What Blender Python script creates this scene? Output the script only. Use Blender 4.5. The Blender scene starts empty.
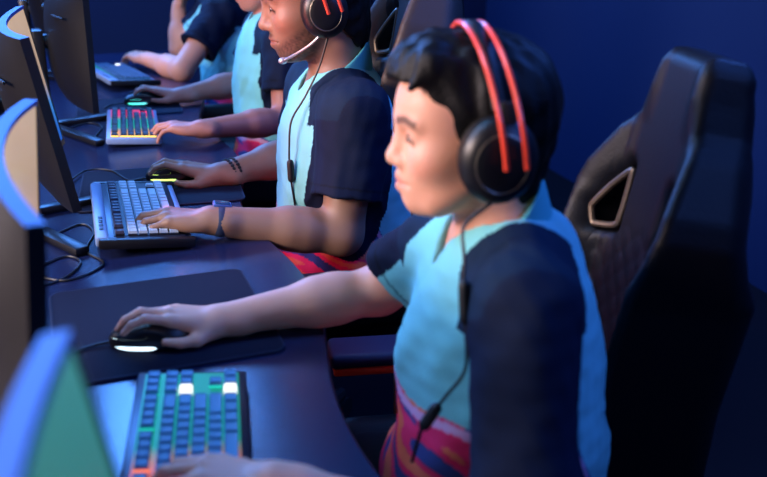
import bpy, bmesh, math, random
import numpy as np
from mathutils import Matrix, Vector

random.seed(3)
rng = np.random.RandomState(5)
SC = bpy.context.scene
COL = SC.collection
V = lambda *a: np.array(a if len(a) > 1 else a[0], float)

# ------------------------------------------------------------------ materials
def lin(c):
    if isinstance(c, str):
        c = c.lstrip('#'); c = [int(c[i:i + 2], 16) / 255 for i in (0, 2, 4)]
    return tuple((x / 12.92 if x <= .04045 else ((x + .055) / 1.055) ** 2.4) for x in c)

class NT:
    def __init__(s, name):
        s.m = bpy.data.materials.new(name); s.m.use_nodes = True
        s.t = s.m.node_tree; s.b = s.t.nodes['Principled BSDF']
    def n(s, typ, **kw):
        nd = s.t.nodes.new(typ)
        for k, v in kw.items():
            if k in nd.inputs.keys(): nd.inputs[k].default_value = v
            else: setattr(nd, k, v)
        return nd
    def l(s, a, b): s.t.links.new(a, b)
    def set(s, **kw):
        for k, v in kw.items():
            k = k.replace('_', ' ')
            s.b.inputs[k].default_value = v
        return s

def mat(name, color, rough=.5, metal=0., spec=.5, emis=None, es=0., bump=0., bscale=200., var=0., vscale=8., coat=0., sheen=0., sss=0.):
    q = NT(name); c = lin(color) + (1,)
    q.set(Base_Color=c, Roughness=rough, Metallic=metal)
    q.b.inputs['Specular IOR Level'].default_value = spec
    q.b.inputs['Coat Weight'].default_value = coat
    q.b.inputs['Sheen Weight'].default_value = sheen
    if sss:
        q.b.inputs['Subsurface Weight'].default_value = sss
        q.b.inputs['Subsurface Radius'].default_value = (.012, .005, .003)
        q.b.inputs['Subsurface Scale'].default_value = .6
    if emis:
        q.b.inputs['Emission Color'].default_value = lin(emis) + (1,)
        q.b.inputs['Emission Strength'].default_value = es
    tc = q.n('ShaderNodeTexCoord')
    if var:
        nz = q.n('ShaderNodeTexNoise', Scale=vscale, Detail=4.)
        q.l(tc.outputs['Object'], nz.inputs['Vector'])
        mx = q.n('ShaderNodeMixRGB'); mx.inputs[1].default_value = c
        mx.inputs[2].default_value = tuple(min(1, x * (1 + var)) for x in c[:3]) + (1,)
        q.l(nz.outputs['Fac'], mx.inputs[0]); q.l(mx.outputs[0], q.b.inputs['Base Color'])
    if bump:
        nb = q.n('ShaderNodeTexNoise', Scale=bscale, Detail=3.)
        q.l(tc.outputs['Object'], nb.inputs['Vector'])
        bp = q.n('ShaderNodeBump', Strength=bump, Distance=.002)
        q.l(nb.outputs['Fac'], bp.inputs['Height']); q.l(bp.outputs[0], q.b.inputs['Normal'])
    return q.m

def vcmat(name, rough=.6, spec=.4, sss=0., sheen=0., bump=0., bscale=300., bdist=.002, stretch=None):
    """colour from the mesh's own colour attribute (skin marks, sewn colour panels)"""
    q = NT(name)
    a = q.n('ShaderNodeVertexColor', layer_name='Col')
    q.l(a.outputs['Color'], q.b.inputs['Base Color'])
    q.set(Roughness=rough); q.b.inputs['Specular IOR Level'].default_value = spec
    q.b.inputs['Sheen Weight'].default_value = sheen
    if sss:
        q.b.inputs['Subsurface Weight'].default_value = sss
        q.b.inputs['Subsurface Radius'].default_value = (.012, .005, .003)
        q.b.inputs['Subsurface Scale'].default_value = .6
    if bump:
        tc = q.n('ShaderNodeTexCoord'); mp = q.n('ShaderNodeMapping')
        if stretch: mp.inputs['Scale'].default_value = stretch
        nb = q.n('ShaderNodeTexNoise', Scale=bscale, Detail=3.)
        q.l(tc.outputs['Object'], mp.inputs[0]); q.l(mp.outputs[0], nb.inputs['Vector'])
        bp = q.n('ShaderNodeBump', Strength=bump, Distance=bdist)
        q.l(nb.outputs['Fac'], bp.inputs['Height']); q.l(bp.outputs[0], q.b.inputs['Normal'])
    return q.m

def glow(name, color, s):
    return mat(name, color, .5, emis=color, es=s)

# ------------------------------------------------------------------ object helpers
def tag(o, label=None, cat=None, group=None, kind=None):
    if label: o['label'] = label
    if cat: o['category'] = cat
    if group: o['group'] = group
    if kind: o['kind'] = kind
    return o

def thing(name, label, cat, loc=(0, 0, 0), rotz=0., group=None, rot=None):
    o = bpy.data.objects.new(name, None); COL.objects.link(o)
    o.empty_display_size = .05
    o.location = loc; o.rotation_euler = rot if rot else (0, 0, rotz)
    return tag(o, label, cat, group)

def link(name, me, parent=None):
    o = bpy.data.objects.new(name, me); COL.objects.link(o)
    if parent is not None: o.parent = parent
    return o

def mesh(name, verts, faces, mats, parent=None, smooth=True, midx=None, cols=None, off=None):
    verts = np.asarray(verts, np.float32).reshape(-1, 3)
    if off is not None: verts = verts - np.asarray(off, np.float32)
    me = bpy.data.meshes.new(name)
    if isinstance(faces, np.ndarray):
        n = len(faces); k = faces.shape[1]
        me.vertices.add(len(verts)); me.vertices.foreach_set('co', verts.ravel())
        me.loops.add(n * k); me.loops.foreach_set('vertex_index', faces.astype(np.int32).ravel())
        me.polygons.add(n); me.polygons.foreach_set('loop_start', np.arange(0, n * k, k, dtype=np.int32))
        me.update(calc_edges=True)
    else:
        me.from_pydata(verts.tolist(), [], [list(f) for f in faces]); me.update()
    for m in (mats if isinstance(mats, (list, tuple)) else [mats]): me.materials.append(m)
    if smooth: me.polygons.foreach_set('use_smooth', [True] * len(me.polygons))
    if midx is not None: me.polygons.foreach_set('material_index', np.asarray(midx, np.int32))
    if cols is not None:
        a = me.color_attributes.new('Col', 'FLOAT_COLOR', 'POINT')
        c4 = np.ones((len(verts), 4), np.float32); c4[:, :3] = cols
        a.data.foreach_set('color', c4.ravel())
    me.validate()
    return link(name, me, parent)

class BM:
    """collects shapes and links them as one mesh object"""
    def __init__(s): s.bm = bmesh.new(); s.mi = 0
    def _new(s, geom):
        for f in geom: f.material_index = s.mi
    def box(s, c, d, bev=.0, M=None, seg=2, taper=1.):
        r = bmesh.ops.create_cube(s.bm, size=1.); vs = r['verts']
        for v in vs:
            t = taper if v.co.z > 0 else 1.
            v.co = Vector((v.co.x * d[0] * t, v.co.y * d[1] * t, v.co.z * d[2]))
        fs = set(f for v in vs for f in v.link_faces)
        if bev:
            es = list(set(e for v in vs for e in v.link_edges))
            rb = bmesh.ops.bevel(s.bm, geom=es, offset=bev, segments=seg, affect='EDGES', profile=.5)
            vs = list(set(v for f in rb['faces'] for v in f.verts)); 
            seen = set(vs); st = list(vs)
            while st:
                v = st.pop()
                for e in v.link_edges:
                    w = e.other_vert(v)
                    if w not in seen: seen.add(w); st.append(w)
            vs = list(seen); fs = set(f for v in vs for f in v.link_faces)
        T = Matrix.Translation(Vector(c)) @ (M if M is not None else Matrix.Identity(4))
        for v in vs: v.co = T @ v.co
        s._new(fs); return s
    def cyl(s, a, b, r1, r2=None, n=20, cap=True):
        a = Vector(a); b = Vector(b); r2 = r1 if r2 is None else r2
        d = b - a; q = d.to_track_quat('Z', 'Y').to_matrix().to_4x4()
        r = bmesh.ops.create_cone(s.bm, cap_ends=cap, segments=n, radius1=r1, radius2=r2, depth=d.length)
        T = Matrix.Translation((a + b) / 2) @ q
        for v in r['verts']: v.co = T @ v.co
        s._new(set(f for v in r['verts'] for f in v.link_faces)); return s
    def sph(s, c, r, n=16):
        q = bmesh.ops.create_uvsphere(s.bm, u_segments=n, v_segments=n // 2 + 2, radius=1.)
        r = (r, r, r) if not hasattr(r, '__len__') else r
        for v in q['verts']: v.co = Vector((v.co.x * r[0] + c[0], v.co.y * r[1] + c[1], v.co.z * r[2] + c[2]))
        s._new(set(f for v in q['verts'] for f in v.link_faces)); return s
    def tube(s, pts, r, n=8, smooth=6, closed=False, flat=1.):
        pts = catmull(pts, smooth, closed) if smooth else [Vector(p) for p in pts]
        L = len(pts); rings = []; up = Vector((0, 0, 1)); last = None
        for i, p in enumerate(pts):
            if closed: d = pts[(i + 1) % L] - pts[i - 1]
            else: d = pts[min(i + 1, L - 1)] - pts[max(i - 1, 0)]
            d.normalize()
            if last is None:
                a = d.cross(up)
                if a.length < .1: a = d.cross(Vector((1, 0, 0)))
            else: a = last - d * last.dot(d)
            a.normalize(); last = a; b = d.cross(a)
            rr = r(i / (L - 1)) if callable(r) else r
            rings.append([s.bm.verts.new(p + a * (math.cos(2 * math.pi * k / n) * rr) + b * (math.sin(2 * math.pi * k / n) * rr * flat)) for k in range(n)])
        fs = []
        for i in range(L if closed else L - 1):
            A = rings[i]; B = rings[(i + 1) % L]
            for k in range(n): fs.append(s.bm.faces.new((A[k], A[(k + 1) % n], B[(k + 1) % n], B[k])))
        if not closed:
            fs.append(s.bm.faces.new(rings[0][::-1])); fs.append(s.bm.faces.new(rings[-1]))
        s._new(fs); return s
    def prism(s, poly, z0, z1, bev=0.):
        lo = [s.bm.verts.new((p[0], p[1], z0)) for p in poly]; hi = [s.bm.verts.new((p[0], p[1], z1)) for p in poly]
        fs = [s.bm.faces.new(lo[::-1]), s.bm.faces.new(hi)]
        n = len(poly)
        for i in range(n): fs.append(s.bm.faces.new((lo[i], lo[(i + 1) % n], hi[(i + 1) % n], hi[i])))
        if bev:
            es = [e for e in fs[1].edges]
            r = bmesh.ops.bevel(s.bm, geom=es, offset=bev, segments=2, affect='EDGES', profile=.5); fs = fs + r['faces']
        s._new([f for f in fs if f.is_valid]); return s
    def done(s, name, mats, parent=None, smooth=True, angle=40):
        me = bpy.data.meshes.new(name)
        bmesh.ops.recalc_face_normals(s.bm, faces=s.bm.faces)
        if smooth:
            for f in s.bm.faces: f.smooth = True
            ca = math.radians(angle)
            for e in s.bm.edges:
                if len(e.link_faces) == 2 and e.calc_face_angle(0) > ca: e.smooth = False
        s.bm.to_mesh(me); s.bm.free()
        for m in (mats if isinstance(mats, (list, tuple)) else [mats]): me.materials.append(m)
        return link(name, me, parent)

def catmull(pts, k, closed=False):
    P = [Vector(p) for p in pts]; out = []; n = len(P)
    rngk = range(n) if closed else range(n - 1)
    for i in rngk:
        p0 = P[(i - 1) % n] if closed or i > 0 else P[0] * 2 - P[1]
        p1 = P[i]; p2 = P[(i + 1) % n]
        p3 = P[(i + 2) % n] if closed or i + 2 < n else P[-1] * 2 - P[-2]
        for j in range(k):
            t = j / k
            out.append(.5 * ((2 * p1) + (p2 - p0) * t + (2 * p0 - 5 * p1 + 4 * p2 - p3) * t * t + (3 * p1 - p0 - 3 * p2 + p3) * t ** 3))
    if not closed: out.append(P[-1])
    return out

def copy_tree(o, parent=None):
    c = o.copy(); COL.objects.link(c)
    if parent is not None: c.parent = parent
    for ch in list(o.children): copy_tree(ch, c)
    return c

# ------------------------------------------------------------------ implicit surfaces
def smin(a, b, k):
    if k <= 0: return np.minimum(a, b)
    h = np.maximum(k - np.abs(a - b), 0) / k
    return np.minimum(a, b) - h * h * k * .25
def smax(a, b, k): return -smin(-a, -b, k)

class Cap:                                   # tapered capsule, optional flattening frame
    def __init__(s, a, b, ra, rb=None, k=.02, op='u', T=None, sc=None):
        s.a = V(a); s.b = V(b); s.ra = ra; s.rb = ra if rb is None else rb; s.k = k; s.op = op; s.T = T; s.sc = sc
    def __call__(s, p):
        a, b = s.a, s.b
        if s.T is not None:
            p = (p @ s.T.T) / s.sc; a = (s.T @ a) / s.sc; b = (s.T @ b) / s.sc
        ab = b - a; t = np.clip(((p - a) @ ab) / max(ab @ ab, 1e-9), 0, 1)
        d = np.linalg.norm(p - (a + t[:, None] * ab), axis=1) - (s.ra + (s.rb - s.ra) * t)
        return d * (min(s.sc) if s.T is not None else 1)
class Ell:
    def __init__(s, c, r, R=None, k=.02, op='u'):
        s.c = V(c); s.r = V(r); s.R = R; s.k = k; s.op = op
    def __call__(s, p):
        q = p - s.c
        if s.R is not None: q = q @ s.R
        k0 = np.linalg.norm(q / s.r, axis=1); k1 = np.linalg.norm(q / s.r ** 2, axis=1)
        return np.where(k1 > 1e-9, k0 * (k0 - 1) / np.maximum(k1, 1e-9), -min(s.r))
class Fn:
    def __init__(s, f, k=0., op='u'): s.f = f; s.k = k; s.op = op
    def __call__(s, p): return s.f(p)

def combine(prims, p, near=None):
    d = None
    for i, q in enumerate(prims):
        if near is not None and i not in near: continue
        e = q(p)
        if q.op == 'u': d = e if d is None else smin(d, e, q.k)
        elif q.op == 's': d = smax(d, -e, q.k) if d is not None else None
        elif q.op == 'i': d = smax(d, e, q.k) if d is not None else None
        elif q.op == 'd': d = d + e if d is not None else None
    return d

def surface(prims, lo, hi, h, B=24):
    """naive surface nets over a sparse block grid"""
    lo = V(lo); hi = V(hi); n = np.ceil((hi - lo) / h).astype(int) + 2
    nb = (n + B - 1) // B; DIM = nb * B + 2
    R = h * B * .5 * math.sqrt(3)
    bi = np.stack(np.meshgrid(*[np.arange(x) for x in nb], indexing='ij'), -1).reshape(-1, 3)
    ctr = lo + (bi + .5) * B * h
    ev = np.stack([q(ctr) for q in prims], 1)
    dall = combine(prims, ctr)
    act = np.where(np.abs(dall) < R * 1.7 + .01)[0]
    g = np.arange(B + 1)
    G = np.stack(np.meshgrid(g, g, g, indexing='ij'), -1).reshape(-1, 3)
    uni = np.array([q.op == 'u' for q in prims]); sub = np.array([q.op == 's' for q in prims])
    CI, CP, QU = [], [], []
    lid = lambda c: (c[..., 0] * DIM[1] + c[..., 1]) * DIM[2] + c[..., 2]
    off8 = np.array([[i, j, k] for i in (0, 1) for j in (0, 1) for k in (0, 1)])
    for a in act:
        e = ev[a]; mu = e[uni].min()
        near = set(i for i in range(len(prims)) if (uni[i] and e[i] < mu + 3.4 * R + prims[i].k) or (sub[i] and e[i] < 1.7 * R + prims[i].k) or not (uni[i] or sub[i]))
        base = bi[a] * B
        d = combine(prims, lo + (base + G) * h, near).reshape(B + 1, B + 1, B + 1)
        ins = d < 0
        if ins.all() or not ins.any(): continue
        c = ins[:-1, :-1, :-1].astype(np.int8).copy(); c[:] = 0
        for o in off8: c += ins[o[0]:o[0] + B, o[1]:o[1] + B, o[2]:o[2] + B]
        cell = np.argwhere((c > 0) & (c < 8))
        if len(cell) == 0: continue
        val = np.stack([d[cell[:, 0] + o[0], cell[:, 1] + o[1], cell[:, 2] + o[2]] for o in off8], 1)
        acc = np.zeros((len(cell), 3)); cnt = np.zeros(len(cell))
        for i in range(8):
            for j in range(i + 1, 8):
                df = off8[j] - off8[i]
                if np.abs(df).sum() != 1: continue
                v0 = val[:, i]; v1 = val[:, j]; m = (v0 < 0) != (v1 < 0)
                t = np.where(m, v0 / np.where(m, v0 - v1, 1), 0)
                acc += m[:, None] * (off8[i] + t[:, None] * df); cnt += m
        CP.append(lo + (base + cell + acc / cnt[:, None]) * h); CI.append(lid(base + cell))
        for ax in range(3):
            u, w = (ax + 1) % 3, (ax + 2) % 3
            s0 = [slice(0, B)] * 3; s1 = [slice(0, B)] * 3; s1[ax] = slice(1, B + 1)
            A = ins[tuple(s0)]; Bq = ins[tuple(s1)]
            ed = np.argwhere(A != Bq)
            if len(ed) == 0: continue
            fl = A[ed[:, 0], ed[:, 1], ed[:, 2]]
            ed = ed + base; eu = np.zeros(3, int); eu[u] = 1; ew = np.zeros(3, int); ew[w] = 1
            q = np.stack([lid(ed - eu - ew), lid(ed - ew), lid(ed), lid(ed - eu)], 1)
            q = np.where(fl[:, None], q, q[:, ::-1]); QU.append(q)
    CI = np.concatenate(CI); CP = np.concatenate(CP); QU = np.concatenate(QU)
    o = np.argsort(CI); CI = CI[o]; CP = CP[o]
    ix = np.clip(np.searchsorted(CI, QU), 0, len(CI) - 1)
    ok = (CI[ix] == QU).all(1)
    return CP, ix[ok]

def split(Vt, Q, lab, names):
    """cut one surface into its sewn panels"""
    fl = np.sort(lab[Q], 1)[:, 1]; out = {}
    E = np.sort(np.concatenate([Q[:, [0, 1]], Q[:, [1, 2]], Q[:, [2, 3]], Q[:, [3, 0]]]), 1); EF = np.tile(fl, 4)
    o = np.lexsort((E[:, 1], E[:, 0])); E = E[o]; EF = EF[o]
    m = (E[1:] == E[:-1]).all(1) & (EF[1:] != EF[:-1]); B = E[1:][m]
    if len(B):
        for _ in range(6):                     # even out the stitched seam lines
            acc = np.zeros_like(Vt); cnt = np.zeros(len(Vt))
            np.add.at(acc, B[:, 0], Vt[B[:, 1]]); np.add.at(acc, B[:, 1], Vt[B[:, 0]]); np.add.at(cnt, B.ravel(), 1)
            k2 = cnt == 2; Vt[k2] = Vt[k2] * .5 + acc[k2] * .25
    for k, nme in names.items():
        f = Q[fl == k]
        if len(f) == 0: continue
        u, inv = np.unique(f, return_inverse=True)
        out[k] = (u, inv.reshape(f.shape))
    return out

def wav(p, seed, freq, amp, n=5, st=(1, 1, 1)):
    r = np.random.RandomState(seed); o = np.zeros(len(p))
    for i in range(n):
        w = r.normal(size=3); w = w / np.linalg.norm(w) * freq * (.6 + .9 * r.rand()) * np.array(st)
        o += np.sin(p @ w + r.rand() * 6.28)
    return o * amp / math.sqrt(n)

def polysdf(P, x, y):
    n = len(P); d = np.full(x.shape, 1e9); s = np.ones(x.shape)
    for i in range(n):
        a = P[i]; b = P[i - 1]; ex, ey = b[0] - a[0], b[1] - a[1]
        wx, wy = x - a[0], y - a[1]
        t = np.clip((wx * ex + wy * ey) / (ex * ex + ey * ey), 0, 1)
        d = np.minimum(d, (wx - ex * t) ** 2 + (wy - ey * t) ** 2)
        c1 = y >= a[1]; c2 = y < b[1]; c3 = ex * wy > ey * wx
        s = np.where((c1 & c2 & c3) | (~c1 & ~c2 & ~c3), -s, s)
    return s * np.sqrt(d)

# ------------------------------------------------------------------ camera
F, CX, CY = 900., 383.5, 238.5
YAW = math.atan(303.5 / 961.5); PIT = math.atan(338.5 / 900)
fw = Vector((math.sin(YAW) * math.cos(PIT), math.cos(YAW) * math.cos(PIT), -math.sin(PIT)))
rt = Vector((math.cos(YAW), -math.sin(YAW), 0)); upv = rt.cross(fw)
cam = bpy.data.cameras.new('camera'); co = bpy.data.objects.new('camera', cam); COL.objects.link(co)
co.matrix_world = Matrix(((rt.x, upv.x, -fw.x, 0), (rt.y, upv.y, -fw.y, 0), (rt.z, upv.z, -fw.z, 1.38), (0, 0, 0, 1)))
cam.sensor_width = 36; cam.lens = F / 767 * 36; cam.clip_start = .02
cam.dof.use_dof = True; cam.dof.focus_distance = 1.9; cam.dof.aperture_fstop = 3.1
SC.camera = co
SC.view_settings.view_transform = 'Standard'; SC.view_settings.look = 'None'
SC.view_settings.gamma = 1; SC.view_settings.use_curve_mapping = False; SC.view_settings.exposure = 0.0
try: SC.cycles.use_denoising = True
except Exception: pass

# ------------------------------------------------------------------ shared materials
M_wall = mat('navy_wall_paint', '#0a2046', .85, spec=.2, var=.25, vscale=1.2, bump=.1, bscale=60)
M_floor = mat('dark_carpet', '#11131c', .95, spec=.1, bump=.4, bscale=400)
M_ceil = mat('black_ceiling', '#0b0d14', .9, spec=.1)
M_desk = mat('satin_desk_laminate', '#161d3c', .24, spec=.5, bump=.05, bscale=500)
M_edge = mat('red_lit_edge_band', '#3c1626', .4)  # reddish light along the front edge, put into the band's colour
M_black = mat('black_plastic', '#101014', .38, spec=.5)
M_blackm = mat('matte_black_plastic', '#14120f', .55, spec=.5, bump=.15, bscale=900)
M_shell = mat('monitor_shell_plastic', '#0f0c0a', .45, spec=.5, bump=.12, bscale=700)
M_silver_lit = mat('blue_lit_silver_trim', '#365a9a', .55, metal=.2)  # silver trim with the blue overhead light put into its colour
M_pad = mat('mouse_pad_cloth', '#0b1026', .8, spec=.15, bump=.3, bscale=1500)
M_padrim = mat('mouse_pad_stitching', '#1a2138', .7, spec=.2)
M_leather = mat('black_leatherette', '#07080d', .5, spec=.3, bump=.25, bscale=260)
M_leather2 = mat('dark_brown_grey_leatherette', '#40362f', .5, spec=.4, bump=.25, bscale=260)
M_litedge = mat('orange_lit_edge', '#ff5a28', .5)  # orange light on the armrest's lower edge, painted as a colour
M_metal = mat('dark_metal', '#5a5a60', .3, metal=1.)
M_rubber = mat('black_rubber', '#0a0a0c', .6)
M_hair = mat('black_hair', '#070607', .55, spec=.25, bump=.5, bscale=220)
M_red = mat('red_headband_tube', '#f04a30', .35, spec=.5, coat=.3)
M_cord = mat('black_cord', '#08090c', .5)
M_trouser = mat('black_trouser_cloth', '#0c0d13', .85, spec=.2, bump=.3, bscale=300)
M_shoe = mat('white_shoe_leather', '#c8c8ce', .5)
M_sole = mat('shoe_sole_rubber', '#30303a', .7)
M_eye = mat('eye_white', '#d8d2cc', .15)
M_iris = mat('dark_brown_iris', '#120b08', .1)
M_cloth = vcmat('jersey_knit', .8, .18, sheen=0., bump=.35, bscale=260, bdist=.0012)
M_zip = mat('dark_placket', '#0d1420', .6)

# ------------------------------------------------------------------ the setting
def struct(name, c, d, m):
    return tag(BM().box(c, d).done(name, m, smooth=False), kind='structure')
X0, X1, Y0, Y1, ZC = -3.2, 2.3, -2.2, 5.2, 3.1
struct('floor', ((X0 + X1) / 2, (Y0 + Y1) / 2, -.05), (X1 - X0 + .2, Y1 - Y0 + .2, .1), M_floor)
struct('ceiling', ((X0 + X1) / 2, (Y0 + Y1) / 2, ZC + .05), (X1 - X0 + .2, Y1 - Y0 + .2, .1), M_ceil)
struct('wall_back', ((X0 + X1) / 2, Y1 + .05, ZC / 2), (X1 - X0, .1, ZC), M_wall)
struct('wall_front', ((X0 + X1) / 2, Y0 - .05, ZC / 2), (X1 - X0, .1, ZC), M_wall)
struct('wall_left', (X0 - .05, (Y0 + Y1) / 2, ZC / 2), (.1, Y1 - Y0, ZC), M_wall)
struct('wall_right', (X1 + .05, (Y0 + Y1) / 2, ZC / 2), (.1, Y1 - Y0, ZC), M_wall)

# ------------------------------------------------------------------ desk
DZ = .75
def edge_x(y): return .287 + .022 * (y - 1.5) * .6 - .026 * math.cos(2 * math.pi * (y - .97) / .88)
ys = [-.55 + i * .03 for i in range(int(4.75 / .03))]
ye = ys[-1]
front = [(edge_x(y), y) for y in ys]
desk = thing('gaming_desk', 'long dark desk with wavy front edge running under all the keyboards', 'desk', (0, 1.8, 0))
poly = [(-.78, -.55)] + front + [(-.78, ye)]
b = BM().prism([(x, y - 1.8) for x, y in poly], DZ - .032, DZ, .004)
b.done('desk_top', M_desk, desk)
b = BM(); N = len(front)
vs = []
for (x, y) in front:
    for (dx, z) in ((.0, DZ - .034), (.004, DZ - .03), (.004, DZ - .006), (.0, DZ - .003)):
        vs.append((x + dx, y - 1.8, z))
fc = [(i * 4 + k, i * 4 + k + 1, i * 4 + k + 5, i * 4 + k + 4) for i in range(N - 1) for k in range(3)]
mesh('edge_band', vs, fc, M_edge, desk)
for y in (-.5, .55, 1.5, 2.4, 3.25, 4.05):
    BM().box((-.3, y - 1.8, .36), (.62, .035, .716), .004).done('leg', M_blackm, desk)
BM().box((-.74, 0, .48), (.02, 4.5, .4), .004).done('modesty_panel', M_blackm, desk)

# ------------------------------------------------------------------ mouse pads
def pad(name, label, c, w, d, rz, z=DZ):
    t = thing(name, label, 'mouse pad', (c[0], c[1], z), rz, 'mouse pads on the desk')
    r = .018; P = []
    for sx, sy, a0 in ((1, 1, 0), (-1, 1, 90), (-1, -1, 180), (1, -1, 270)):
        for i in range(6):
            a = math.radians(a0 + i * 18); P.append((sx * (w / 2 - r) + r * math.cos(a), sy * (d / 2 - r) + r * math.sin(a)))
    BM().prism(P, 0.0003, .004, .001).done('cloth_surface', M_pad, t)
    BM().tube([(x, y, .0026) for x, y in P], .0022, 6, 0, True).done('stitched_rim', M_padrim, t)
    return t
pad('mouse_pad', 'large dark mouse pad under the nearest player\'s hand and mouse', (.052, 1.345), .325, .335, math.radians(3))
pad('mouse_pad', 'dark mouse pad under the mouse of the bearded man with a bracelet', (.11, 2.085), .36, .31, math.radians(-3))
pad('mouse_pad', 'mouse pad half hidden behind the pink and teal lit keyboard', (.08, 3.0), .32, .27, 0)

# ------------------------------------------------------------------ keyboards
U = .01905
def tkl():
    k = []
    def row(y, ws, x=0.):
        for w in ws:
            if w > 0: k.append((x + w / 2, y, w))
            x += abs(w)
    row(5.75, [1, -1, 1, 1, 1, 1, -.5, 1, 1, 1, 1, -.5, 1, 1, 1, 1, -.25, 1, 1, 1])
    row(4.5, [1] * 13 + [2, -.25, 1, 1, 1]); row(3.5, [1.5] + [1] * 12 + [1.5, -.25, 1, 1, 1])
    row(2.5, [1.75] + [1] * 11 + [2.25]); row(1.5, [2.25] + [1] * 10 + [2.75, -1.25, 1])
    row(.5, [1.25, 1.25, 1.25, 6.25, 1.25, 1.25, 1.25, 1.25, -.25, 1, 1, 1])
    return k
KEYS = tkl(); KW, KH = 18.25 * U, 6.25 * U

def ramp_emit(name, stops, s, axis=1, lo=0., hi=1., rough=.4):
    """key legends and light bleed: the LEDs under the keys change colour along the board"""
    q = NT(name); g = q.n('ShaderNodeNewGeometry'); sp = q.n('ShaderNodeSeparateXYZ')
    q.l(g.outputs['Position'], sp.inputs[0])
    mr = q.n('ShaderNodeMapRange'); mr.inputs[1].default_value = lo; mr.inputs[2].default_value = hi
    q.l(sp.outputs[axis], mr.inputs[0])
    cr = q.n('ShaderNodeValToRGB'); e = cr.color_ramp.elements
    while len(e) < len(stops): e.new(.5)
    for el, (p, c) in zip(e, stops): el.position = p; el.color = lin(c) + (1,)
    q.l(mr.outputs[0], cr.inputs[0]); q.l(cr.outputs[0], q.b.inputs['Emission Color'])
    q.set(Base_Color=(.02, .02, .025, 1), Roughness=rough); q.b.inputs['Emission Strength'].default_value = s
    return q.m

def key_mesh(w, mt, ms, h=.0085):
    a = w * U / 2 - .0009; c = U / 2 - .0009; t = .0014; vs = []
    for (ax, cy, z) in ((a, c, 0), (a, c, h * .35), (a - t, c - t, h * .92), (a - t - .0008, c - t - .0008, h), (a - t - .003, c - t - .0022, h - .0008)):
        vs += [(-ax, -cy, z), (ax, -cy, z), (ax, cy, z), (-ax, cy, z)]
    fc, mi = [], []
    for L in range(4):
        for k in range(4):
            fc.append((L * 4 + k, L * 4 + (k + 1) % 4, L * 4 + 4 + (k + 1) % 4, L * 4 + 4 + k)); mi.append(1 if L < 1 else 0)
    fc.append((16, 17, 18, 19)); mi.append(0)
    me = bpy.data.meshes.new('key'); me.from_pydata(vs, [], fc); me.materials.append(mt); me.materials.append(ms)
    me.polygons.foreach_set('material_index', mi); me.update(); return me

def keyboard(label, loc, rz, mt, ms, m_case, m_plate, panel=None, tilt=4., special=None):
    t = thing('gaming_keyboard', label, 'keyboard', loc, 0, 'gaming keyboards on the desk', rot=(math.radians(tilt), 0, math.radians(90) + rz))
    t.rotation_mode = 'XYZ'
    w, d = KW + .024, KH + .026
    BM().box((0, 0, .011), (w, d, .018), .004).done('case', m_case, t)
    BM().box((0, 0, .0205), (KW + .004, KH + .004, .002)).done('switch_plate', m_plate, t)
    if panel:
        b = BM().box((0, d / 2 + .010, .012), (w, .024, .02), .005)
        b.box((0, -d / 2 - .005, .009), (w, .014, .012), .004); b.done('bezel', panel, t)
        b = BM()
        for i in range(4): b.box((-w / 2 + .05 + i * .022, d / 2 + .010, .0225), (.014, .008, .002), .0008)
        b.done('media_buttons', M_black, t)
        for sx in (-1, 1): BM().box((sx * (w / 2 + .006), .0, .011), (.014, d + .034, .02), .004).done('side_rail', M_black, t)
    cache = {}
    for (x, y, kw) in KEYS:
        sp = special(x, y) if special else None
        kk = (kw, sp)
        if kk not in cache: cache[kk] = key_mesh(kw, *((mt, ms) if sp is None else SPECIAL[sp]))
        o = link('key', cache[kk], t); o.location = (x * U - KW / 2, y * U - KH / 2, .021)
    for sx in (-1, 1): BM().box((sx * (w / 2 - .03), d / 2 - .02, .001), (.03, .012, .004), .001).done('foot', M_rubber, t)
    return t

K1t = mat('dusty_blue_keycap', '#4f86a8', .45); K1s = ramp_emit('teal_to_red_key_glow', [(0, '#ff2a18'), (.36, '#ff5a28'), (.54, '#12a088'), (1, '#16b0a0')], 2.2, 1, .74, 1.12)
K1p = ramp_emit('teal_to_red_plate_glow', [(0, '#ff2a10'), (.34, '#ff5020'), (.52, '#10927c'), (1, '#129a8c')], .9, 1, .74, 1.12)
K2t = mat('pale_grey_keycap', '#a8b6c0', .5); K2s = mat('grey_keycap_skirt', '#30384a', .5); K2d = mat('dark_grey_keycap', '#39384a', .5)
K3t = mat('charcoal_keycap', '#20303e', .45); K3s = ramp_emit('pink_teal_yellow_key_glow', [(0, '#ffd060'), (.16, '#ffb050'), (.3, '#18c8b0'), (.62, '#18c0b8'), (.78, '#ff2a70'), (1, '#ff2a60')], 3.0, 1, 2.49, 2.82)
K4t = mat('slate_keycap', '#3a5878', .45); K4s = ramp_emit('cyan_key_glow', [(0, '#103a80'), (.5, '#18a0c0'), (1, '#20c0a0')], 1.4, 1, 3.3, 3.7)
W_on = glow('white_lit_keycap', '#fff6e0', 1.2)
SPECIAL = {'lit': (W_on, W_on), 'dark': (K2d, mat('black_keycap_skirt', '#14161e', .5))}
kb_case = mat('dark_anodised_case', '#232a3c', .35, metal=.4)
kb_grey = mat('grey_blue_keyboard_bezel', '#7f95b8', .4, metal=.2)
litset = {(14.75, 3.5), (14.75, 4.5), (12.5, 4.5)}
keyboard('rainbow lit keyboard with blue keycaps, the nearest one, under the blurred hand', (.052, .935, DZ + .006), math.radians(-8), K1t, K1s, kb_case, K1p,
         special=lambda x, y: 'lit' if (x, y) in ((15.75, 3.5), (16.5, 1.5), (15.75, .5)) else None)
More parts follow.
